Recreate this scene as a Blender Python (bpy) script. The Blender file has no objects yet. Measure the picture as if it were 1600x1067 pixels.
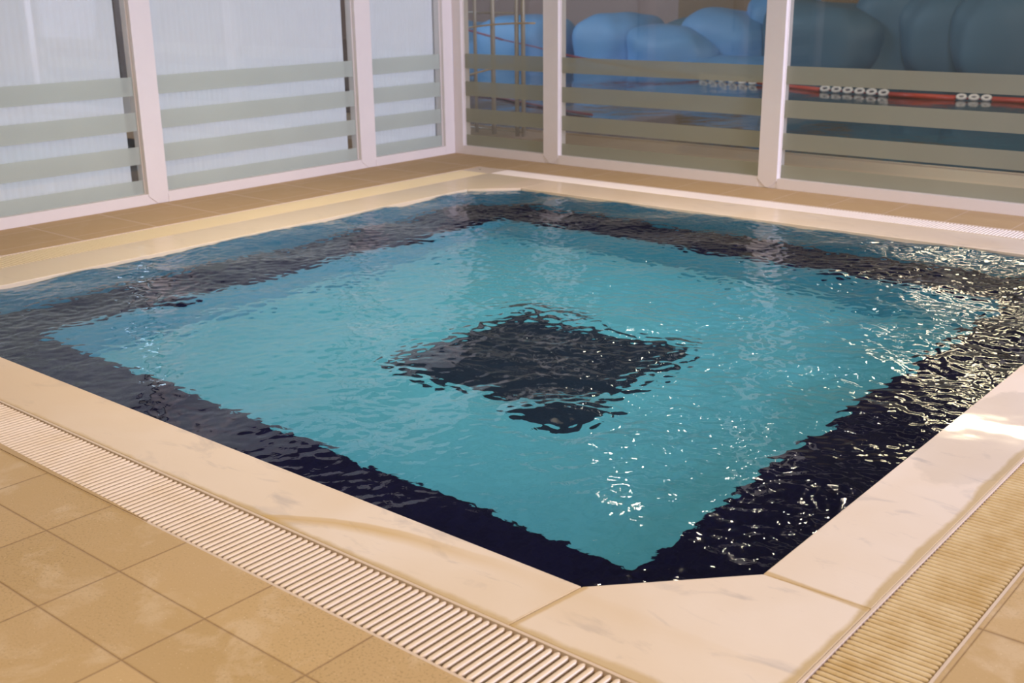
import bpy, bmesh, math, random
import numpy as np
from mathutils import Matrix, Vector
random.seed(4)
sc = bpy.context.scene
col = sc.collection

# ------------------------------------------------------------------ camera
cd = bpy.data.cameras.new('camera'); cam = bpy.data.objects.new('camera', cd); col.objects.link(cam)
def cam_axes(yaw, pitch, roll):
    cy, sy, cp, sp = math.cos(yaw), math.sin(yaw), math.cos(pitch), math.sin(pitch)
    f = Vector((sy*cp, cy*cp, sp)); r = Vector((cy, -sy, 0)); u = r.cross(f)
    c, s = math.cos(roll), math.sin(roll)
    return c*r+s*u, -s*r+c*u, f
r_, u_, f_ = cam_axes(math.radians(-40.11931677), math.radians(-17.46696737), math.radians(-0.64767878))
m = Matrix((r_, u_, -f_)).transposed().to_4x4(); m.translation = (7.28367442, -7.84957165, 1.5)
cam.matrix_world = m
cd.sensor_width = 36; cd.lens = 1769.2576*36/1600; cd.clip_end = 200
cd.dof.use_dof = True; cd.dof.focus_distance = 4.1; cd.dof.aperture_fstop = 4.0
sc.camera = cam
# ------------------------------------------------------------------ world and lights
w = bpy.data.worlds.new('world'); sc.world = w; w.use_nodes = True
wt = w.node_tree; bg = wt.nodes['Background']; bg.inputs[1].default_value = 1.0
_tc = wt.nodes.new('ShaderNodeTexCoord'); _dp = wt.nodes.new('ShaderNodeVectorMath'); _dp.operation = 'DOT_PRODUCT'
_dp.inputs[1].default_value = (.60, -.74, .30); wt.links.new(_tc.outputs['Generated'], _dp.inputs[0])
_rp = wt.nodes.new('ShaderNodeValToRGB'); _e = _rp.color_ramp.elements          # dim hall ceiling ahead, brighter room behind the viewer
_e[0].position = .0; _e[0].color = (.045, .036, .034, 1); _e[1].position = 1; _e[1].color = (.30, .235, .185, 1)
_e2 = _rp.color_ramp.elements.new(.30); _e2.color = (.085, .068, .058, 1)
_mr = wt.nodes.new('ShaderNodeMapRange'); _mr.inputs['From Min'].default_value = -.3; _mr.inputs['From Max'].default_value = 1
wt.links.new(_dp.outputs['Value'], _mr.inputs['Value']); wt.links.new(_mr.outputs[0], _rp.inputs[0]); wt.links.new(_rp.outputs[0], bg.inputs[0])
def area(name, loc, target, sx, sy, power, color, spread=180):
    l = bpy.data.lights.new(name, 'AREA'); l.shape = 'RECTANGLE'; l.size = sx; l.size_y = sy
    l.energy = power; l.color = color; l.spread = math.radians(spread)
    o = bpy.data.objects.new(name, l); col.objects.link(o); o.location = loc
    d = Vector(target)-Vector(loc); o.rotation_euler = d.to_track_quat('-Z', 'Y').to_euler(); return o
area('overhead_fill', (6.2, -7.2, 3.4), (6.0, -6.4, 0), 3.6, 2.6, 98, (1, .79, .53))  # unseen soft warm source, added as key fill for the near floor
area('overhead_fill', (3.5, -3.4, 3.6), (3.2, -3.1, 0), 3.2, 2.6, 62, (1, .80, .56), 88)  # added to brighten the rear floor; narrow spread spares the right wall
area('side_daylight_window', (10.5, -1.35, 1.9), (0, -2.2, .8), 2.8, 2.4, 500, (.78, .76, 1))
area('hall_lamp', (4.1, 3.9, 3.0), (4.3, 1.0, 0), 1.3, .18, 24, (1, .78, .52))
area('hall_lamp', (2.3, 7.6, 3.1), (3.5, 3.0, 0), 1.9, .30, 30, (1, .78, .52))
area('hall_lamp', (.9, 4.2, 4.6), (2.5, 0, 0), .14, .10, 4, (1, .84, .66))
area('hall_lamp', (2.9, 2.4, 4.7), (3.5, 0, 0), .13, .09, 3.5, (1, .84, .66))
area('hall_daylight_window', (-12, 5.0, 5.5), (-7.5, 12, .3), 5, 4, 430, (.66, .80, 1))
area('hall_lamp', (1.5, 6.0, 5.0), (0, 12, .5), 3, 1, 60, (1, .86, .70))
area('hall_lamp', (1.6, .6, 3.1), (4.5, -4, 0), .12, .09, 3, (1, .82, .6))
sc.view_settings.view_transform = 'Standard'; sc.view_settings.look = 'None'
sc.view_settings.exposure = 0.2; sc.view_settings.gamma = 1.0; sc.view_settings.use_curve_mapping = False
sc.cycles.max_bounces = 12; sc.cycles.transmission_bounces = 12; sc.cycles.transparent_max_bounces = 16
sc.cycles.sample_clamp_indirect = 6; sc.cycles.blur_glossy = 0.6

# ------------------------------------------------------------------ plan (metres; corner of the two glass walls at the origin)
xg, xc, xw = .729, 1.046, 1.422          # rear-left: grate start, coping start, water edge
XW, XC, XG = 6.059, 6.353, 6.590         # front-right
yg, yc, yw = -.472, -.724, -1.130        # rear-right
YW, YC, YG = -5.726, -5.989, -6.232      # front-left
CH = .335                                # chamfer of the basin corners
WZ = -.014

# ------------------------------------------------------------------ node helpers
def mat(name):
    m = bpy.data.materials.new(name); m.use_nodes = True
    nt = m.node_tree; b = nt.nodes['Principled BSDF']; return m, nt, b
def N(nt, t, **k):
    n = nt.nodes.new(t)
    for a, v in k.items(): setattr(n, a, v)
    return n
def L(nt, a, b): nt.links.new(a, b)
def math_(nt, op, a, b=None, c=None, clamp=False):
    n = N(nt, 'ShaderNodeMath', operation=op, use_clamp=clamp)
    for i, v in enumerate((a, b, c)):
        if v is None: continue
        if isinstance(v, (int, float)): n.inputs[i].default_value = v
        else: L(nt, v, n.inputs[i])
    return n.outputs[0]
def pos(nt): return N(nt, 'ShaderNodeNewGeometry').outputs['Position']
def sep(nt, v):
    s = N(nt, 'ShaderNodeSeparateXYZ'); L(nt, v, s.inputs[0]); return s.outputs
def noise(nt, vec, scale, detail=4, rough=.55, dist=0, stretch=None):
    if stretch:
        mp = N(nt, 'ShaderNodeMapping'); mp.inputs['Scale'].default_value = stretch[:3]
        if len(stretch) > 3: mp.inputs['Rotation'].default_value = (0, 0, stretch[3])
        L(nt, vec, mp.inputs[0]); vec = mp.outputs[0]
    n = N(nt, 'ShaderNodeTexNoise'); n.inputs['Scale'].default_value = scale; n.inputs['Detail'].default_value = detail
    n.inputs['Roughness'].default_value = rough; n.inputs['Distortion'].default_value = dist
    L(nt, vec, n.inputs['Vector']); return n.outputs['Fac']
def ramp(nt, fac, stops):
    r = N(nt, 'ShaderNodeValToRGB'); e = r.color_ramp.elements
    while len(e) < len(stops): e.new(.5)
    for el, (p, c) in zip(e, stops):
        el.position = p; el.color = (c, c, c, 1) if isinstance(c, (int, float)) else (*c, 1)
    L(nt, fac, r.inputs[0]); return r.outputs[0]
def mix(nt, fac, a, b, blend='MIX'):
    n = N(nt, 'ShaderNodeMix', data_type='RGBA', blend_type=blend)
    for i, v in ((0, fac), (6, a), (7, b)):
        if isinstance(v, (int, float)): n.inputs[i].default_value = v
        elif isinstance(v, tuple): n.inputs[i].default_value = (*v, 1)
        else: L(nt, v, n.inputs[i])
    return n.outputs[2]
def bump(nt, h, strength, dist, b):
    n = N(nt, 'ShaderNodeBump'); n.inputs['Strength'].default_value = strength; n.inputs['Distance'].default_value = dist
    L(nt, h, n.inputs['Height']); L(nt, n.outputs[0], b.inputs['Normal'])
def simple(name, c, rough=.5, metal=0, var=.06, scale=9, b_=0):
    m, nt, b = mat(name); p = pos(nt)
    n = noise(nt, p, scale, 5)
    L(nt, mix(nt, n, tuple(x*(1-var) for x in c), tuple(min(1, x*(1+var)) for x in c)), b.inputs['Base Color'])
    b.inputs['Roughness'].default_value = rough; b.inputs['Metallic'].default_value = metal
    if b_: bump(nt, noise(nt, p, scale*12, 3), b_, .002, b)
    return m

# marble coping, with veins, yellow stains, tan grout-dirt along the grate and wet films
def marble():
    m, nt, b = mat('coping marble'); p = pos(nt); s = sep(nt, p)
    base = mix(nt, noise(nt, p, 1.6, 4), (.80, .71, .62), (.88, .80, .74))
    v = noise(nt, p, 3.2, 6, .6, 1.2, (1, 2.6, 1, -.7))
    base = mix(nt, ramp(nt, v, [(.56, 0), (.70, .60)]), base, (.52, .49, .50))
    # distance inwards from the outer (grate) edge
    d = math_(nt, 'MINIMUM', math_(nt, 'MINIMUM', math_(nt, 'SUBTRACT', XC, s[0]), math_(nt, 'SUBTRACT', s[0], xc)),
              math_(nt, 'MINIMUM', math_(nt, 'SUBTRACT', s[1], YC), math_(nt, 'SUBTRACT', yc, s[1])))
    nn = noise(nt, p, 14, 5, .6)
    big = noise(nt, p, 2.3, 2)
    wdt = math_(nt, 'MULTIPLY_ADD', math_(nt, 'MULTIPLY', big, math_(nt, 'MULTIPLY_ADD', ramp(nt, math_(nt, 'SUBTRACT', s[0], 5.3), [(.1, 0), (.7, 1)]), .028, .035)), 1, -.012)
    e = math_(nt, 'SUBTRACT', d, math_(nt, 'MULTIPLY_ADD', nn, .022, wdt))
    dirt = ramp(nt, math_(nt, 'MULTIPLY_ADD', e, 30, .5), [(.1, .85), (.55, 0)])
    base = mix(nt, dirt, base, (.56, .43, .23))
    # crescent-shaped yellow stain on the front-left run
    ex = math_(nt, 'EXPONENT', math_(nt, 'DIVIDE', math_(nt, 'SUBTRACT', 4.72, s[0]), .28))
    yc_ = math_(nt, 'MULTIPLY_ADD', ex, -.255, -5.735)
    dd_ = math_(nt, 'SUBTRACT', math_(nt, 'MULTIPLY_ADD', noise(nt, p, 5, 3), .03, math_(nt, 'SUBTRACT', s[1], .015)), yc_)      # above the arc: positive
    below = ramp(nt, math_(nt, 'DIVIDE', math_(nt, 'ADD', dd_, .085), .085), [(.1, 0), (.62, .75), (.90, .55), (1, 0)])
    win = math_(nt, 'MULTIPLY', ramp(nt, math_(nt, 'SUBTRACT', s[0], 4.60), [(.06, 0), (.14, 1)]), ramp(nt, math_(nt, 'SUBTRACT', s[0], 4.9), [(.2, 1), (.72, .12)]))
    ring = math_(nt, 'MULTIPLY', math_(nt, 'MULTIPLY', below, win), math_(nt, 'LESS_THAN', s[1], -5.6))
    base = mix(nt, ring, base, (.62, .43, .16))
    # patchy general staining
    st = ramp(nt, noise(nt, p, 1.1, 3, .5, .6), [(.42, 0), (.66, .45)])
    base = mix(nt, st, base, (.70, .55, .36))
    base = mix(nt, ramp(nt, math_(nt, 'MULTIPLY', math_(nt, 'SUBTRACT', 5.4, s[0]), .3), [(.0, 0), (1, .5)]), base, (.74, .58, .41))
    base = mix(nt, math_(nt, 'MULTIPLY', math_(nt, 'LESS_THAN', s[0], xw+.1), .5), base, (.72, .63, .45))
    for (jx, jy, kx, ky) in ((5.73, -5.74, 5.70, -5.985), (6.05, -5.36, 6.345, -5.37)):
        lx, ly = kx-jx, ky-jy; ll = math.hypot(lx, ly)
        q = math_(nt, 'ABSOLUTE', math_(nt, 'ADD', math_(nt, 'MULTIPLY', math_(nt, 'SUBTRACT', s[0], jx), ly/ll), math_(nt, 'MULTIPLY', math_(nt, 'SUBTRACT', s[1], jy), -lx/ll)))
        jm = ramp(nt, math_(nt, 'SUBTRACT', q, math_(nt, 'MULTIPLY', nn, .012)), [(.0, .75), (.008, 0)])
        near = math_(nt, 'MULTIPLY', math_(nt, 'GREATER_THAN', s[0], 5.5), math_(nt, 'LESS_THAN', s[1], -5.2))
        if jx < 6: near = math_(nt, 'MULTIPLY', near, math_(nt, 'LESS_THAN', s[1], -5.72))
        base = mix(nt, math_(nt, 'MULTIPLY', jm, near), base, (.58, .42, .20))
    L(nt, base, b.inputs['Base Color'])
    # water lies on the rear runs and in pools elsewhere
    rear = math_(nt, 'MAXIMUM', math_(nt, 'LESS_THAN', s[0], xw+.25), math_(nt, 'GREATER_THAN', s[1], yw-.2))
    px = math_(nt, 'DIVIDE', math_(nt, 'SUBTRACT', s[0], 6.21), .22)
    py = math_(nt, 'DIVIDE', math_(nt, 'SUBTRACT', s[1], -4.0), .62)
    pr = math_(nt, 'ADD', math_(nt, 'MULTIPLY', px, px), math_(nt, 'MULTIPLY', py, py))
    pud = ramp(nt, math_(nt, 'MULTIPLY_ADD', nn, .5, pr), [(.9, 1), (1.25, 0)])
    wet = math_(nt, 'MAXIMUM', rear, pud)
    L(nt, math_(nt, 'MULTIPLY_ADD', wet, -.05, math_(nt, 'MULTIPLY_ADD', nn, .12, .50)), b.inputs['Roughness'])
    L(nt, math_(nt, 'MAXIMUM', math_(nt, 'MULTIPLY', rear, .45), pud), b.inputs['Coat Weight']); b.inputs['Coat Roughness'].default_value = .035
    cb = N(nt, 'ShaderNodeBump'); cb.inputs['Strength'].default_value = .13; cb.inputs['Distance'].default_value = .006; L(nt, math_(nt, 'ADD', noise(nt, p, 6, 1), math_(nt, 'MULTIPLY', noise(nt, p, 55, 1), .03)), cb.inputs['Height']); L(nt, cb.outputs[0], b.inputs['Coat Normal'])
    b.inputs['Coat IOR'].default_value = 1.35; b.inputs['Specular IOR Level'].default_value = .22
    bump(nt, math_(nt, 'ADD', noise(nt, p, 7, 3), math_(nt, 'MULTIPLY', noise(nt, p, 60, 2), .08)), .35, .006, b)
    return m
# floor tiles: a grid in real floor coordinates
def tiles():
    m, nt, b = mat('tan floor tile'); p = pos(nt); s = sep(nt, p)
    rear = math_(nt, 'MAXIMUM', math_(nt, 'LESS_THAN', s[0], 1), math_(nt, 'GREATER_THAN', s[1], -1))
    def line(c, o, st, wd):
        t = math_(nt, 'DIVIDE', math_(nt, 'SUBTRACT', c, o), st)
        f = math_(nt, 'PINGPONG', t, .5)
        return math_(nt, 'MULTIPLY', f, st), math_(nt, 'FLOOR', t)
    rt = math_(nt, 'MULTIPLY', math_(nt, 'GREATER_THAN', s[0], 6.585), math_(nt, 'GREATER_THAN', s[1], YG))      # right of the pool the tiles are turned
    rt = math_(nt, 'MULTIPLY', rt, math_(nt, 'SUBTRACT', 1, rear))
    xo = math_(nt, 'MULTIPLY_ADD', rt, 1.90, math_(nt, 'MULTIPLY_ADD', rear, -1.61, 4.702)); xs = math_(nt, 'MULTIPLY_ADD', rt, -.14, math_(nt, 'MULTIPLY_ADD', rear, .034, .384))
    t = math_(nt, 'DIVIDE', math_(nt, 'SUBTRACT', s[0], xo), xs)
    dx = math_(nt, 'MULTIPLY', math_(nt, 'PINGPONG', t, .5), .385); ix = math_(nt, 'FLOOR', t)
    ys = math_(nt, 'MULTIPLY_ADD', rt, .1525, math_(nt, 'MULTIPLY_ADD', rear, .3, .2325)); yo = math_(nt, 'MULTIPLY_ADD', rt, 1.16, math_(nt, 'MULTIPLY_ADD', rear, 6.445+.02, -6.445))
    t2 = math_(nt, 'DIVIDE', math_(nt, 'SUBTRACT', s[1], yo), ys)
    dy = math_(nt, 'MULTIPLY', math_(nt, 'PINGPONG', t2, .5), .2325); iy = math_(nt, 'FLOOR', t2)
    dd = math_(nt, 'MINIMUM', dx, dy)
    g = ramp(nt, math_(nt, 'MULTIPLY_ADD', noise(nt, p, 40, 2), .0015, dd), [(.0026, 1), (.0042, 0)])
    cx = N(nt, 'ShaderNodeCombineXYZ'); L(nt, ix, cx.inputs[0]); L(nt, iy, cx.inputs[1])
    wn = N(nt, 'ShaderNodeTexWhiteNoise', noise_dimensions='3D'); L(nt, cx.outputs[0], wn.inputs['Vector'])
    base = mix(nt, wn.outputs['Value'], (.53, .38, .19), (.63, .46, .245))
    base = mix(nt, ramp(nt, noise(nt, p, 2.2, 3), [(.3, 0), (.7, .5)]), base, (.60, .44, .26))
    # limescale bloom and speckle
    lime = ramp(nt, noise(nt, p, 5.5, 7, .62, .4), [(.52, 0), (.63, .6)])
    base = mix(nt, lime, base, (.70, .56, .38))
    sp = ramp(nt, noise(nt, p, 130, 2), [(.36, .8), (.44, 0)])
    base = mix(nt, math_(nt, 'MULTIPLY', sp, ramp(nt, noise(nt, p, 1.7, 2), [(.42, .12), (.62, .75)])), base, (.36, .25, .13))
    sp2 = ramp(nt, noise(nt, p, 150, 1), [(.70, 0), (.76, .6)])
    base = mix(nt, sp2, base, (.85, .72, .52))
    base = mix(nt, math_(nt, 'MULTIPLY', rear, .8), base, (.50, .35, .20))
    gc = mix(nt, rear, (.25, .145, .07), (.68, .55, .45))
    L(nt, mix(nt, g, base, gc), b.inputs['Base Color'])
    L(nt, math_(nt, 'MULTIPLY_ADD', rear, .3, math_(nt, 'MULTIPLY_ADD', noise(nt, p, 6, 3), .3, .30)), b.inputs['Roughness'])
    b.inputs['Specular IOR Level'].default_value = .35
    h = math_(nt, 'SUBTRACT', math_(nt, 'MULTIPLY', noise(nt, p, 160, 2), .35), math_(nt, 'MULTIPLY', g, 1.5))
    bump(nt, h, .5, .0015, b)
    return m
def mosaic(name, c1, c2, grout, size=.025, rough=.35):
    m, nt, b = mat(name); p = pos(nt); s = sep(nt, p)
    fl = []; ds = []
    for k in range(3):
        t = math_(nt, 'DIVIDE', s[k], size); fl.append(math_(nt, 'FLOOR', t)); ds.append(math_(nt, 'PINGPONG', t, .5))
    c = N(nt, 'ShaderNodeCombineXYZ')
    for k in range(3): L(nt, fl[k], c.inputs[k])
    wn = N(nt, 'ShaderNodeTexWhiteNoise', noise_dimensions='3D'); L(nt, c.outputs[0], wn.inputs['Vector'])
    base = mix(nt, wn.outputs['Value'], c1, c2)
    g = math_(nt, 'LESS_THAN', math_(nt, 'MINIMUM', ds[0], ds[1]), .06)
    L(nt, mix(nt, math_(nt, 'MULTIPLY', g, .5), base, grout), b.inputs['Base Color']); b.inputs['Roughness'].default_value = rough
    b.inputs['Specular IOR Level'].default_value = .04      # tile under water: almost no surface gloss left
    return m
def water(name, tint, ior=1.333, bs=.35, bd=.003, sc_=20):
    m = bpy.data.materials.new(name); m.use_nodes = True; nt = m.node_tree; nt.nodes.remove(nt.nodes['Principled BSDF'])
    out = nt.nodes['Material Output']; g = N(nt, 'ShaderNodeBsdfGlass'); g.inputs['Color'].default_value = (*tint, 1)
    g.inputs['Roughness'].default_value = 0.045; g.inputs['IOR'].default_value = ior
    p = pos(nt); n = math_(nt, 'ADD', noise(nt, p, sc_, 2, .5, .8), math_(nt, 'MULTIPLY', noise(nt, p, sc_*2.4, 1, .5, .5), .12))
    bn = N(nt, 'ShaderNodeBump'); bn.inputs['Strength'].default_value = bs; bn.inputs['Distance'].default_value = bd
    L(nt, n, bn.inputs['Height']); L(nt, bn.outputs[0], g.inputs['Normal']); L(nt, g.outputs[0], out.inputs[0]); return m
def pane_glass():
    m = bpy.data.materials.new('clear pane glass'); m.use_nodes = True; nt = m.node_tree; nt.nodes.remove(nt.nodes['Principled BSDF'])
    out = nt.nodes['Material Output']; t = N(nt, 'ShaderNodeBsdfTransparent'); t.inputs[0].default_value = (.95, .975, .97, 1)
    g = N(nt, 'ShaderNodeBsdfGlossy'); g.inputs['Roughness'].default_value = .02
    p = pos(nt); g.inputs['Color'].default_value = (.95, .97, 1, 1)
    ge = N(nt, 'ShaderNodeNewGeometry'); dt = N(nt, 'ShaderNodeVectorMath', operation='DOT_PRODUCT')
    L(nt, ge.outputs['Normal'], dt.inputs[0]); L(nt, ge.outputs['Incoming'], dt.inputs[1])
    f = math_(nt, 'MULTIPLY_ADD', math_(nt, 'POWER', math_(nt, 'SUBTRACT', 1, math_(nt, 'ABSOLUTE', dt.outputs['Value']), clamp=True), 5), .95, .035)
    d = N(nt, 'ShaderNodeBsdfDiffuse'); d.inputs['Color'].default_value = (.75, .72, .68, 1)
    mx = N(nt, 'ShaderNodeMixShader'); L(nt, f, mx.inputs[0]); L(nt, t.outputs[0], mx.inputs[1]); L(nt, g.outputs[0], mx.inputs[2])
    m2 = N(nt, 'ShaderNodeMixShader')
    L(nt, ramp(nt, noise(nt, p, 5, 4), [(.35, .012), (.75, .022)]), m2.inputs[0]); L(nt, mx.outputs[0], m2.inputs[1]); L(nt, d.outputs[0], m2.inputs[2])
    L(nt, m2.outputs[0], out.inputs[0]); return m
def frost(name, c, tr):
    m = bpy.data.materials.new(name); m.use_nodes = True; nt = m.node_tree; nt.nodes.remove(nt.nodes['Principled BSDF'])
    out = nt.nodes['Material Output']; d = N(nt, 'ShaderNodeBsdfDiffuse'); t = N(nt, 'ShaderNodeBsdfTranslucent')
    tp = N(nt, 'ShaderNodeBsdfTransparent'); p = pos(nt)
    cc = mix(nt, noise(nt, p, 2.5, 2), tuple(x*.95 for x in c), tuple(x*1.05 for x in c))
    L(nt, cc, d.inputs[0]); L(nt, cc, t.inputs[0])
    a = N(nt, 'ShaderNodeMixShader'); a.inputs[0].default_value = .45; L(nt, d.outputs[0], a.inputs[1]); L(nt, t.outputs[0], a.inputs[2])
    b = N(nt, 'ShaderNodeMixShader'); b.inputs[0].default_value = tr; L(nt, a.outputs[0], b.inputs[1]); L(nt, tp.outputs[0], b.inputs[2])
    L(nt, b.outputs[0], out.inputs[0]); return m

M = dict(
    marble=marble(), tile=tiles(),
    turq=mosaic('turquoise mosaic', (.098, .42, .585), (.115, .465, .635), (.15, .465, .60)),
    navy=mosaic('navy mosaic', (.006, .006, .032), (.009, .009, .045), (.015, .015, .04)),
    blue=mosaic('shaded turquoise wall mosaic', (.05, .25, .42), (.065, .30, .47), (.10, .32, .46)),  # basin wall: turquoise tile with shade and reflection worked into its colour
    water=water('pool water', (.93, .985, 1)),
    frame=simple('powder coated white frame', (.82, .78, .78), .42, var=.03, b_=.05),
    glass=pane_glass(), frostR=frost('frosted film', (.52, .54, .45), .22), frostL=frost('pale frosted film', (.71, .78, .73), .30),
    curtain=simple('white pleated curtain', (.86, .87, .92), .8, var=.03),
    grate=None, channel=simple('drain channel', (.16, .10, .045), .6), rim=simple('grate rim', (.74, .62, .52), .4),
    grout=simple('sand coloured grout', (.55, .40, .22), .5),
    steel=simple('brushed steel tube', (.62, .56, .48), .35, .25), brass=simple('brass bar', (.95, .68, .34), .35, .15),
    rock=simple('blue painted rock', (.13, .34, .62), .55, var=.18, scale=.7, b_=.1),
    rock_dim=simple('dimmed blue painted rock', (.085, .19, .27), .55, var=.2, scale=.7, b_=.1),  # same rock paint, coloured darker where the hall light falls off
    darkred=simple('dark red cord', (.26, .03, .05), .6), red=simple('red float', (.62, .07, .04), .4), white=simple('white float ring', (.85, .83, .78), .4),
    mauve=simple('mauve plaster', (.44, .33, .31), .8, var=.05, scale=1), brown=simple('brown timber panel', (.30, .19, .10), .6, var=.2, scale=1.5),
    deepfloor=simple('dark green tank tile', (.03, .07, .08), .6),
)
def grate_mat():
    m, nt, b = mat('ivory plastic grate'); p = pos(nt); s = sep(nt, p)
    n = noise(nt, p, 5, 5, .6)
    right = math_(nt, 'GREATER_THAN', s[0], 6.2)
    rl = math_(nt, 'LESS_THAN', s[0], 1.04)
    base = mix(nt, ramp(nt, n, [(.35, 0), (.7, 1)]), (.86, .74, .62), (.80, .66, .50))
    far = math_(nt, 'GREATER_THAN', s[1], -.73)
    base = mix(nt, far, base, (.90, .82, .76))
    y = mix(nt, ramp(nt, noise(nt, p, 7, 5, .65), [(.4, 0), (.65, 1)]), (.80, .66, .42), (.60, .42, .17))
    base = mix(nt, math_(nt, 'MULTIPLY', math_(nt, 'SUBTRACT', right, far, clamp=True), .85), base, y)
    base = mix(nt, math_(nt, 'MULTIPLY', math_(nt, 'SUBTRACT', rl, far, clamp=True), .8), base, (1, .87, .58))
    # darker brown low on the slats
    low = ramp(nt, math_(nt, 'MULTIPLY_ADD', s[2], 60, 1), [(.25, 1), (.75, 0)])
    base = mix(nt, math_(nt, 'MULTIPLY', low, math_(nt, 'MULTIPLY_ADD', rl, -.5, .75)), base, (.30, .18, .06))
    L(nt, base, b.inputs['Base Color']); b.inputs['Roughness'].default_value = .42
    bump(nt, noise(nt, p, 170, 2), .35, .001, b); return m
M['grate'] = grate_mat()

# ------------------------------------------------------------------ mesh helpers
class MB:
    def __init__(s): s.v = []; s.f = []
    def box(s, x0, x1, y0, y1, z0, z1):
        b = len(s.v)
        s.v += [(x, y, z) for z in (z0, z1) for x, y in ((x0, y0), (x1, y0), (x1, y1), (x0, y1))]
        s.f += [(b+3, b+2, b+1, b), (b+4, b+5, b+6, b+7)]+[(b+i, b+(i+1) % 4, b+4+(i+1) % 4, b+4+i) for i in range(4)]
    def prism(s, pts, z0, z1):
        b = len(s.v); n = len(pts)
        s.v += [(x, y, z0) for x, y in pts]+[(x, y, z1) for x, y in pts]
        s.f += [tuple(b+i for i in reversed(range(n))), tuple(b+n+i for i in range(n))]
        s.f += [(b+i, b+(i+1) % n, b+n+(i+1) % n, b+n+i) for i in range(n)]
    def loft(s, rings, cap=True):
        b = len(s.v); n = len(rings[0])
        for r in rings: s.v += [tuple(p) for p in r]
        for k in range(len(rings)-1):
            for i in range(n): s.f.append((b+k*n+i, b+k*n+(i+1) % n, b+(k+1)*n+(i+1) % n, b+(k+1)*n+i))
        if cap:
            s.f.append(tuple(b+i for i in reversed(range(n)))); s.f.append(tuple(b+(len(rings)-1)*n+i for i in range(n)))
    def tube(s, pts, r, n=12):
        pts = [Vector(p) for p in pts]; rings = []
        for i, p in enumerate(pts):
            d = (pts[min(i+1, len(pts)-1)]-pts[max(i-1, 0)]).normalized()
            a = d.cross(Vector((0, 0, 1)) if abs(d.z) < .9 else Vector((1, 0, 0))).normalized(); b = d.cross(a)
            rings.append([p+r*(math.cos(t*2*math.pi/n)*a+math.sin(t*2*math.pi/n)*b) for t in range(n)])
        s.loft(rings)
    def build(s, name, m, parent=None, bevel=0, smooth=False):
        me = bpy.data.meshes.new(name); me.from_pydata(s.v, [], s.f)
        bm = bmesh.new(); bm.from_mesh(me); bmesh.ops.recalc_face_normals(bm, faces=bm.faces); bm.to_mesh(me); bm.free()
        me.materials.append(m); o = bpy.data.objects.new(name, me); col.objects.link(o)
        if parent: o.parent = parent
        if smooth: me.polygons.foreach_set('use_smooth', [True]*len(me.polygons))
        if bevel:
            k = o.modifiers.new('bevel', 'BEVEL'); k.width = bevel; k.segments = 3; k.limit_method = 'ANGLE'
        return o
def tag(o, label=None, cat=None, group=None, kind=None):
    for k, v in (('label', label), ('category', cat), ('group', group), ('kind', kind)):
        if v: o[k] = v
    return o
def empty(name, loc=(0, 0, 0)):
    o = bpy.data.objects.new(name, None); col.objects.link(o); o.location = loc; return o
def bez(p, q, n): return [tuple(Vector(p).lerp(Vector(q), i/n)) for i in range(n+1)]

# ------------------------------------------------------------------ floor
f = MB()
D0 = -.30
f.box(0, xg, YG, 0, D0, 0)                       # rear-left strip
f.box(xg, 9.6, yg, 0, D0, 0)                     # rear-right strip
f.box(XG, 9.6, YG, yg, D0, 0)                    # front-right
f.box(-.0, 9.6, -10, YG, D0, 0)                  # front-left
tag(f.build('floor', M['tile']), kind='structure')
# grout wedge along the front-left grate
g = MB(); g.prism([(2.2, -6.20), (2.2, YG+.002), (4.25, YG+.002), (4.5, YG+.004), (4.3, YG+.012), (3.9, YG+.018), (3.3, -6.199)][::-1], .0, .0035)
tag(g.build('trim_1', M['grout']), kind='structure')

# ------------------------------------------------------------------ basin
basin = empty('swimming_pool', (3.74, -3.43, -1.0))
tag(basin, 'square sunken pool with chamfered corners, turquoise bottom and dark navy bench border', 'pool')
def child(mb, name, m, par, **k):
    o = mb.build(name, m, None, **k); o.parent = par; o.matrix_parent_inverse = Matrix.Translation(-par.location) if par.type == 'EMPTY' else Matrix(); return o
oct_ = [(xw+CH, YW), (XW-CH, YW), (XW, YW+CH+.02), (XW, yw-CH), (XW-CH, yw), (xw+CH-.03, yw), (xw, yw-CH+.06), (xw, YW+CH)]
B = -.50; FZ = -1.0; bw = .53
sq = [(xw+bw, YW+bw), (XW-bw, YW+bw), (XW-bw, yw-bw), (xw+bw, yw-bw)]
a = MB(); a.v = [(x, y, z) for z in (B, -.034) for x, y in oct_]; a.f = [(i, i+8, (i+1) % 8+8, (i+1) % 8) for i in range(8)]
child(a, 'basin_wall', M['blue'], basin)
a = MB(); a.v = [(x, y, B) for x, y in oct_]+[(x, y, B) for x, y in sq]
a.f = [(0, 1, 9, 8), (1, 2, 9), (2, 3, 10, 9), (3, 4, 10), (4, 5, 11, 10), (5, 6, 11), (6, 7, 8, 11), (7, 0, 8)]
child(a, 'bench_seat', M['navy'], basin)
a = MB(); a.v = [(x, y, z) for z in (B, FZ) for x, y in sq]; a.f = [(i, i+4, (i+1) % 4+4, (i+1) % 4) for i in range(4)]
child(a, 'bench_riser', M['turq'], basin)
a = MB(); a.box(sq[0][0], sq[1][0], sq[0][1], sq[2][1], FZ-.04, FZ)
child(a, 'basin_floor', M['turq'], basin)
M['centre'] = mosaic('hazed navy mosaic', (.012, .022, .045), (.018, .032, .062), (.02, .035, .055))  # navy tile, colour lifted to imitate scatter in the deeper water
a = MB(); cx, cy = 3.79, -3.46; a.box(cx-.58, cx+.58, cy-.56, cy+.56, FZ, FZ+.006)
child(a, 'centre_panel', M['centre'], basin)

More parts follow.
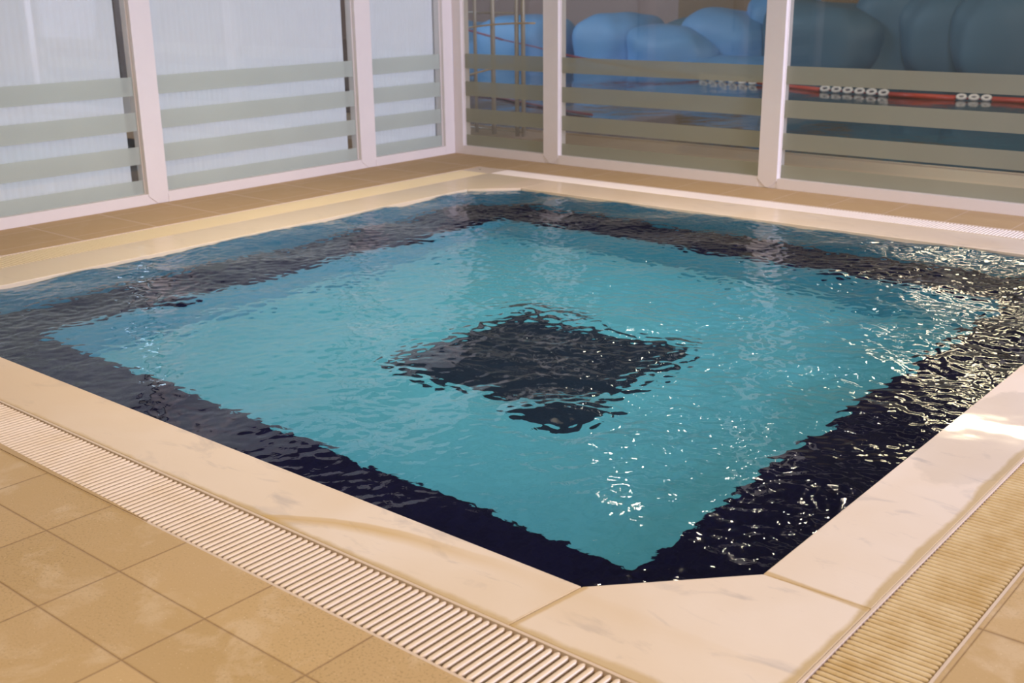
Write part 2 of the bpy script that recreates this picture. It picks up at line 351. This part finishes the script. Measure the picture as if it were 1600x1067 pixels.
# ------------------------------------------------------------------ water surface (real waves)
def waves(n, size, seed, lo, hi, power):
    r = np.random.default_rng(seed); k = np.fft.fftfreq(n, size/n); kx, ky = np.meshgrid(k, k); kk = np.hypot(kx, ky)
    amp = np.where((kk > 1/hi) & (kk < 1/lo), np.maximum(kk, 1e-6)**power, 0)
    h = np.fft.ifft2(np.fft.fft2(r.standard_normal((n, n)))*amp).real
    gx, gy = np.gradient(h, size/n); return h/np.sqrt((gx**2+gy**2).mean())
n = 760; size = 4.80
h = waves(n, size, 3, .10, .9, -2.3)*.058+waves(n, size, 8, .045, .13, -1.2)*.075
ox, oy = xw-.06, YW-.06
X, Y = np.meshgrid(ox+np.arange(n)*size/n, oy+np.arange(n)*size/n)
def G(x, y, s): return np.exp(-((X-x)**2+(Y-y)**2)/(2*s*s))
h *= np.clip(.35+.22*(Y-YW), .35, .75)+.6*np.clip(G(4.4, -4.4, .6)+G(5.5, -2.5, .9)+G(1.9, -4.7, .9)+G(2.0, -2.0, .9), 0, 1)
R_ = np.hypot(X-4.86, Y+4.70)
h += (.036+.5*h)*np.exp(-(R_/.15)**2)-.008*np.exp(-((R_-.25)/.06)**2)+.0022*np.cos(R_*55)*np.exp(-R_/.25)
for (bx, by, bh) in ((4.75, -2.2, .012), (2.4, -4.67, .012)):
    r2 = np.hypot(X-bx, Y-by); h += bh*np.exp(-(r2/.10)**2)+.002*np.cos(r2*70)*np.exp(-r2/.2)
h = np.minimum(h, .012+.03*np.exp(-(R_/.3)**2))
V = np.stack([X, Y, WZ+h], -1).reshape(-1, 3)
I = np.arange((n-1)*(n-1)); i = I//(n-1); j = I % (n-1); q = i*n+j
F = np.stack([q, q+1, q+n+1, q+n], -1)
fx, fy = X[:-1, :-1].ravel(), Y[:-1, :-1].ravel()
mg = .012
ins = (fx > xw-mg) & (fx < XW+mg) & (fy > YW-mg) & (fy < yw+mg)
def cut(p, q_):
    global ins
    nx, ny = q_[1]-p[1], -(q_[0]-p[0]); l = math.hypot(nx, ny); ins &= ((fx-p[0])*nx+(fy-p[1])*ny)/l < mg
for k in range(0, 8): cut(oct_[k], oct_[(k+1) % 8])
F = F[ins]; used, inv = np.unique(F, return_inverse=True); F = inv.reshape(F.shape); V = V[used]
me = bpy.data.meshes.new('pool_water'); me.vertices.add(len(V)); me.vertices.foreach_set('co', V.astype(np.float32).ravel())
me.loops.add(F.size); me.loops.foreach_set('vertex_index', F.astype(np.int32).ravel())
me.polygons.add(len(F)); me.polygons.foreach_set('loop_start', np.arange(0, F.size, 4, dtype=np.int32))
me.polygons.foreach_set('loop_total', np.full(len(F), 4, dtype=np.int32)); me.polygons.foreach_set('use_smooth', [True]*len(F))
me.update(calc_edges=True); me.validate(); me.materials.append(M['water'])
wo = bpy.data.objects.new('pool_water', me); col.objects.link(wo)
tag(wo, 'clear rippling water filling the square pool, bubbling up near its centre', 'water', kind='stuff')

# ------------------------------------------------------------------ marble coping slabs
T = -.032; gp = .0012
def slab(pts, label):
    c = Vector((sum(p[0] for p in pts)/len(pts), sum(p[1] for p in pts)/len(pts)))
    pts = [tuple(Vector(p)+(c-Vector(p)).normalized()*gp) for p in pts]
    a = MB(); a.prism(pts, T, 0); return tag(a.build('coping_slab', M['marble'], bevel=.003), label, 'coping', 'marble coping around the pool')
o = oct_
slab([o[0], o[1], (XW-CH-.03, YC), (xw+CH, YC)], 'long cream marble coping run along the front-left pool edge, with yellow crescent stain')
slab([o[1], o[2], (XC, YW+CH+.03), (XC, YC), (XW-CH-.03, YC)], 'broad marble corner slab at the near chamfered corner of the pool')
slab([o[2], o[3], (XC, yw-CH), (XC, YW+CH+.03)], 'marble coping run along the right pool edge with shiny wet highlight')
slab([o[3], o[4], (XW-CH, yc), (XC, yc), (XC, yw-CH)], 'marble corner slab at the far right end of the pool, by the clear panes')
slab([o[4], o[5], (xw+CH-.03, yc), (XW-CH, yc)], 'wet marble coping run between pool and the clear glass wall')
slab([o[5], o[6], (xc, yw-CH+.06), (xc, yc), (xw+CH-.03, yc)], 'marble corner slab at the pool corner nearest the meeting glass walls')
slab([o[6], o[7], (xc, YW+CH), (xc, yw-CH+.06)], 'wet marble coping run between pool and the curtained glass wall')
slab([o[7], o[0], (xw+CH, YC), (xc, YC), (xc, YW+CH)], 'marble corner slab at the far left end of the pool')

# ------------------------------------------------------------------ overflow grates
def grate(u0, u1, v0, v1, along, pitch, label, mitre=0):
    # slats run along v, are repeated along u
    P = (lambda u, v, z: (u, v, z)) if along == 'x' else (lambda u, v, z: (v, u, z))
    def bx(mb, a0, a1, b0, b1, z0, z1):
        if along == 'x': mb.box(a0, a1, b0, b1, z0, z1)
        else: mb.box(b0, b1, a0, a1, z0, z1)
    c = P((u0+u1)/2, (v0+v1)/2, -.12)
    e = empty('drain_grate', c); tag(e, label, 'grate', 'overflow grates around the pool')
    ch = MB(); bx(ch, u0, u1, v0, v1, -.14, -.12); bx(ch, u0, u1, v0, v0+.006, -.12, -.022); bx(ch, u0, u1, v1-.006, v1, -.12, -.022)
    child(ch, 'channel', M['channel'], e)
    for (r0, r1) in ((v0+.0005, v0+.010), (v1-.010, v1-.0005)):
        rm = MB(); bx(rm, u0, u1, r0, r1, -.022, -.0005); child(rm, 'rim', M['rim'], e, bevel=.001)
    s = MB(); a, b = v0+.013, v1-.013; hw = pitch*(.31 if along == 'x' and v1 < -3 else .34); hh = .011
    k = u0+pitch/2
    prof = [(-hw, -.016), (-hw, -.005), (-hw*.72, -.0022), (0, -.001), (hw*.72, -.0022), (hw, -.005), (hw, -.016)]
    while k < u1-pitch*.4:
        rings = []
        for v, sh in ((a, .55), (a+.004, .85), (a+.010, 1), (b-.010, 1), (b-.004, .85), (b, .55)):
            rings.append([P(k+x*sh, v, z if sh == 1 else z-(1-sh)*.004) for x, z in prof])
        s.loft(rings); k += pitch
    for vv in (v0+(v1-v0)*.25, v0+(v1-v0)*.5, v0+(v1-v0)*.75): bx(s, u0, u1, vv-.003, vv+.003, -.022, -.014)
    bx(s, u0, u1, v0+.010, v0+.014, -.022, -.014); bx(s, u0, u1, v1-.014, v1-.010, -.022, -.014)
    child(s, 'slats', M['grate'], e)
    return e
grate(xg, XG, YG, YC, 'x', .0245, 'ivory slatted drain grate running along the front-left floor tiles')
grate(YC, yc, XC, XG, 'y', .0205, 'yellow-stained slatted drain grate at the right edge of the pool')
gr = grate(xc, XG, yc, yg, 'x', .0228, 'bright ivory slatted drain grate in front of the clear glass wall')
grate(YC, yc, xg, xc, 'y', .0228, 'beige drain grate in front of the curtained glass wall')
cp = MB(); cp.box(xg, xc, yc, yg, -.14, -.003); child(cp, 'corner_plate', M['rim'], gr, bevel=.003)
a = MB(); a.tube([(xg+.11, yg-.13, -.006), (xg+.11, yg-.13, -.001)], .009); child(a, 'screw', M['channel'], gr)

# ------------------------------------------------------------------ glass walls
HT = 2.35; GD = .045; RH = .078; PD = .11
bands = ((.06, .178), (.292, .418), (.532, .662), (.778, .908))
# left wall (x = 0 plane, faces +x): u = y. right wall (y = 0 plane, faces -y): u = x
postsL = [(-7.60, -7.43), (-5.45, -5.28), (-3.287, -3.121), (-1.192, -1.016), (-.129, -.0)]
postsR = [(.0, .10), (1.057, 1.218), (3.155, 3.315), (5.30, 5.46), (7.45, 7.61)]
def frame(posts, side):
    a = MB()
    def bx(u0, u1, d0, d1, z0, z1):        # d: depth behind the face
        if side == 'left': a.box(-d1, -d0, u0, u1, z0, z1)
        else: a.box(u0, u1, d0, d1, z0, z1)
    for k, (u0, u1) in enumerate(posts):
        # main post, with a pointed foot proud of the bottom rail
        c = (u0+u1)/2; corner = (u1 == -.0 or u0 == .0)
        if corner: bx(u0, u1, 0, PD, 0, HT); continue
        bx(u0, u1, .0035, PD, 0, HT)
        pts = [(u0, RH*.78), (c-.012, .004), (c+.012, .004), (u1, RH*.78), (u1, HT), (u0, HT)]
        b = len(a.v); d0, d1 = -.0035, .0035
        for d in (d0, d1):
            a.v += [((-d, u, z) if side == 'left' else (u, d, z)) for u, z in pts]
        n_ = len(pts); a.f += [tuple(b+i for i in range(n_)), tuple(b+n_+i for i in reversed(range(n_)))]
        a.f += [(b+i, b+n_+i, b+n_+(i+1) % n_, b+(i+1) % n_) for i in range(n_)]
    for (u0, u1), (w0, w1) in zip(posts[:-1], posts[1:]):
        lo, hi = (u1, w0)
        bx(lo, hi, 0, PD, 0, RH); bx(lo, hi, 0, PD, HT-RH, HT)
        bx(lo, lo+.008, GD-.012, GD-.003, RH, HT-RH); bx(hi-.008, hi, GD-.012, GD-.003, RH, HT-RH)   # glazing gaskets
    return tag(a.build('wall_'+side, M['frame'], bevel=.0015), kind='structure')
frame(postsL, 'left'); frame(postsR, 'right')
num = 1
def window(u0, u1, side, fm):
    global num
    a = MB(); d0, d1 = GD, GD+.006
    if side == 'left': a.box(-d1, -d0, u0+.001, u1-.001, RH+.001, HT-RH-.001)
    else: a.box(u0+.001, u1-.001, d0, d1, RH+.001, HT-RH-.001)
    g = a.build('window_%d' % num, M['glass']); num += 1; tag(g, kind='structure')
    for z0, z1 in bands:
        b = MB(); z0 = max(z0, RH+.001)
        if side == 'left': b.box(-d0, -d0+.0012, u0+.002, u1-.002, z0, z1)
        else: b.box(u0+.002, u1-.002, d0-.0012, d0, z0, z1)
        b.build('frosted_band', fm, g)
for p, q in zip(postsL[:-1], postsL[1:]): window(p[1], q[0], 'left', M['frostL'])
for p, q in zip(postsR[:-1], postsR[1:]): window(p[1], q[0], 'right', M['frostR'])
# curtains behind the left panes
def curtain(y0, y1, label):
    a = MB(); k = int((y1-y0)/.0075); top = 2.62; front = []; back = []
    ph = random.random()*6
    for i in range(k+1):
        y = y0+(y1-y0)*i/k; dx = .0016*math.sin(y*130+ph+1.3*math.sin(y*7))+.0012*math.sin(y*47+ph)
        front.append((-.125+dx, y)); back.append((-.127+dx, y))
    a.prism(front+back[::-1], .015, top)
    o = a.build('curtain', M['curtain'], smooth=False); tag(o, label, 'curtain', 'white curtains behind the left glass wall'); return o
curtain(-5.26, -3.335, 'white pleated curtain behind the leftmost glass pane')
curtain(-3.10, -1.225, 'white pleated curtain behind the middle pane of the left glass wall')
curtain(-1.00, .085, 'white pleated curtain behind the narrow pane next to the corner post')

# ------------------------------------------------------------------ the hall behind the clear panes
a = MB(); a.box(-30, 12, PD, 1.70, -.30, 0); a.box(-30, 12, 1.70, 1.75, -.30, .012)
tag(a.build('floor_hall', simple('pale hall tile', (.56, .45, .33), .45, var=.08, scale=3)), kind='structure')
a = MB(); a.box(-30, 12, 1.75, 20, -.9, -.8); tag(a.build('floor_tank', M['deepfloor']), kind='structure')
a = MB(); a.box(-30, -8.5, 17.5, 17.7, -.8, 6); tag(a.build('wall_rear', M['mauve']), kind='structure')
a = MB(); a.box(-8.5, 12, 17.5, 17.7, -.8, 6); tag(a.build('wall_rear_panel', M['brown']), kind='structure')
# hall pool water
nx, ny = 220, 120; xs = np.linspace(-30, 12, nx); ys = np.linspace(1.76, 17.4, ny)
a = MB(); a.v = [(x, y, -.09+.006*math.sin(x*3.1+y*1.3)*math.sin(y*2.3-x*.7)) for y in ys for x in xs]
a.f = [(j*nx+i, j*nx+i+1, (j+1)*nx+i+1, (j+1)*nx+i) for j in range(ny-1) for i in range(nx-1)]
m, nt, b = mat('dark hall pool water'); b.inputs['Base Color'].default_value = (.012, .035, .045, 1); b.inputs['Roughness'].default_value = .06
b.inputs['IOR'].default_value = 1.333; bump(nt, noise(nt, pos(nt), 3, 3, .5, .5), .25, .03, b)
tag(a.build('hall_pool_water', m, smooth=True), 'dark still water of the large pool behind the clear panes', 'water', kind='stuff')
# blue painted rockwork: one moulded formation of merging boulders
form = empty('rock_formation', (-6, 12.5, -.8)); tag(form, 'smooth blue painted rock formation rising out of the hall pool, behind the clear panes', 'rocks')
def rock(x, y, z, r, m, sd, sx=1.15, sz=1.0):
    bm = bmesh.new(); bmesh.ops.create_icosphere(bm, subdivisions=5, radius=1)
    rr = random.Random(sd); ph = [rr.uniform(0, 6.28) for _ in range(9)]
    for v in bm.verts:
        c = v.co; s = 1+.13*math.sin(2.3*c.x+ph[0])*math.sin(2.1*c.y+ph[1])+.08*math.sin(3.1*c.z+ph[2]+c.x)+.035*math.sin(6*c.x+ph[3])*math.sin(5*c.z+ph[4])+.02*math.sin(9*c.x+ph[5])*math.sin(8*c.y+ph[6])
        e = .72; v.co = Vector([math.copysign(abs(t)**e, t) for t in c])*s
        v.co = Vector((v.co.x*r*sx+x, v.co.y*r*.95+y, v.co.z*r*sz+z))
    me = bpy.data.meshes.new('boulder'); bm.to_mesh(me); bm.free(); me.materials.append(m)
    me.polygons.foreach_set('use_smooth', [True]*len(me.polygons))
    o = bpy.data.objects.new('boulder', me); col.objects.link(o); o.parent = form; o.matrix_parent_inverse = Matrix.Translation(-form.location)
rk, rd = M['rock'], M['rock_dim']
ROCKS = [
 (-11.3, 13.0, -.35, .72, rk, 1.3, .95), (-9.0, 12.0, -.10, .88, rk, 1.2, 1.02), (-6.85, 12.5, .02, .86, rk, 1.0, 1.05),
 (-5.1, 12.2, -.10, .82, rk, 1.35, .9), (-6.1, 14.2, .42, .42, rd, 1.4, .95), (-4.2, 12.7, .05, .86, rk, 1.3, .95),
 (-3.35, 13.2, .66, .72, rk, 1.1, 1.15), (-2.1, 12.6, .30, .92, rd, 1.3, .95), (-.95, 13.0, .42, .86, rd, 1.2, 1.0),
 (.2, 12.8, .46, .90, rd, 1.2, 1.05), (1.45, 12.3, .66, .98, rd, 1.2, 1.1), (-7.9, 11.5, -.52, .62, rk, 1.9, .8),
 (-5.7, 11.4, -.50, .66, rk, 1.8, .8), (-10.1, 11.7, -.55, .70, rk, 1.6, .8), (-3.5, 11.7, -.46, .76, rk, 1.7, .85),
 (-13.0, 14.0, -.25, .95, rk, 1.2, 1.0), (-1.3, 11.7, -.50, .70, rd, 1.7, .8)]
for k, t in enumerate(ROCKS): rock(*t[:5], 60+k, *t[5:])

# lane rope: red floats and white rings
rp = empty('lane_rope', (-3.093, 9.614, -.08)); tag(rp, 'red and white float rope lying across the hall pool, behind the clear panes', 'rope')
left = [(-9.08, 10.2, .633), (-7.919, 10.0, .46), (-6.936, 9.8, .356), (-6.156, 9.7, .238), (-4.905, 9.6, .097), (-3.9, 9.56, .0)]
pts = left+[(-3.093, 9.55, -.06), (-1.709, 9.095, -.06), (-1.037, 8.818, -.06), (-.4, 8.564, -.06), (.785, 8.35, -.06), (1.721, 8.34, -.06), (2.211, 8.40, -.06), (3.2, 8.43, -.06), (5.5, 8.5, -.06)]
a = MB(); a.tube(pts, .012); child(a, 'cord', M['darkred'], rp, smooth=True)
for seg, r in (([left[0], left[1]], .02), (left[3:]+[pts[6]], .022), ([(-1.72, 9.1, -.05), pts[8], pts[9]], .032), ([pts[10], pts[11]], .038), ([pts[12], pts[13], pts[14]], .042)):
    a = MB(); a.tube(seg, r); child(a, 'red_float', M['red' if r > .03 else 'darkred'], rp, smooth=True)
def ring(c, d, rx):
    a = MB(); d = Vector(d).normalized(); side = Vector((-d.y, d.x, 0)); up = Vector((0, 0, 1)); rings = []; mb = MB()
    loop = [Vector(c)+d*rx*math.cos(t)+(up*.75+side*.65)*(rx*.62)*math.sin(t) for t in [k*2*math.pi/16 for k in range(16)]]
    b = 0
    for i in range(16):
        tn = (loop[(i+1) % 16]-loop[i-1]).normalized(); n1 = tn.cross(d.cross(up*.75+side*.65)).normalized(); n2 = tn.cross(n1)
        for k in range(8):
            th = k*math.pi/4; mb.v.append(tuple(loop[i]+.021*(math.cos(th)*n1+math.sin(th)*n2)))
    for i in range(16):
        for k in range(8): mb.f.append((i*8+k, i*8+(k+1) % 8, ((i+1) % 16)*8+(k+1) % 8, ((i+1) % 16)*8+k))
    child(mb, 'white_ring', M['white'], rp, smooth=True)
for p0, p1, cnt in ((pts[6], pts[7], 6), (pts[9], pts[10], 6), (pts[11], pts[12], 3)):
    p0, p1 = Vector(p0), Vector(p1); L_ = (p1-p0).length/cnt
    for k in range(cnt): ring(p0.lerp(p1, (k+.5)/cnt)+Vector((0, 0, .02)), p1-p0, L_*.33)
a = MB(); a.tube([(-4.558, 5.355, -.07), (-3.289, 4.757, -.07), (-2.359, 4.32, -.07), (-1.849, 4.079, -.07), (-1.228, 3.863, -.07)], .016)
tag(a.build('rope_reflection', M['darkred'], smooth=True), 'thin dark red cord imitating the lane rope reflection near the pool edge, behind the second clear post', 'rope')  # solid cord placed as the reflected streak of the lane rope

# steel pole rack with two brass bars on the hall walkway
rack = empty('pole_rack', (-.57, 1.3, 0)); tag(rack, 'steel rack of upright poles with two brass bars, standing behind the narrow corner pane', 'rack')
for x, r in ((-.885, .018), (-.640, .024), (-.320, .022), (-.235, .022)):
    a = MB(); a.tube([(x, 1.3, 0), (x, 1.3, 2.4)], r, 16); child(a, 'pole', M['steel'], rack, smooth=True)
for z in (.04, 1.23, 2.38):
    a = MB(); a.tube([(-1.2, 1.33, z), (-.22 if z != 1.23 else -.32, 1.33, z)], .010 if z < 2 else .015); child(a, 'crossbar', M['steel'], rack, smooth=True)
for P3 in ([(-.911, 1.24, 1.082), (-.507, 1.24, 1.122), (-.03, 1.24, 1.137)], [(-.908, 1.24, .605), (-.533, 1.24, .690), (-.318, 1.24, .717)]):
    a = MB(); p0, p1, p2 = map(Vector, P3); c = 2*p1-(p0+p2)/2
    a.tube([p0*(1-t)**2+c*2*t*(1-t)+p2*t*t for t in [k/10 for k in range(11)]], .0085); child(a, 'brass_bar', M['brass'], rack, smooth=True)
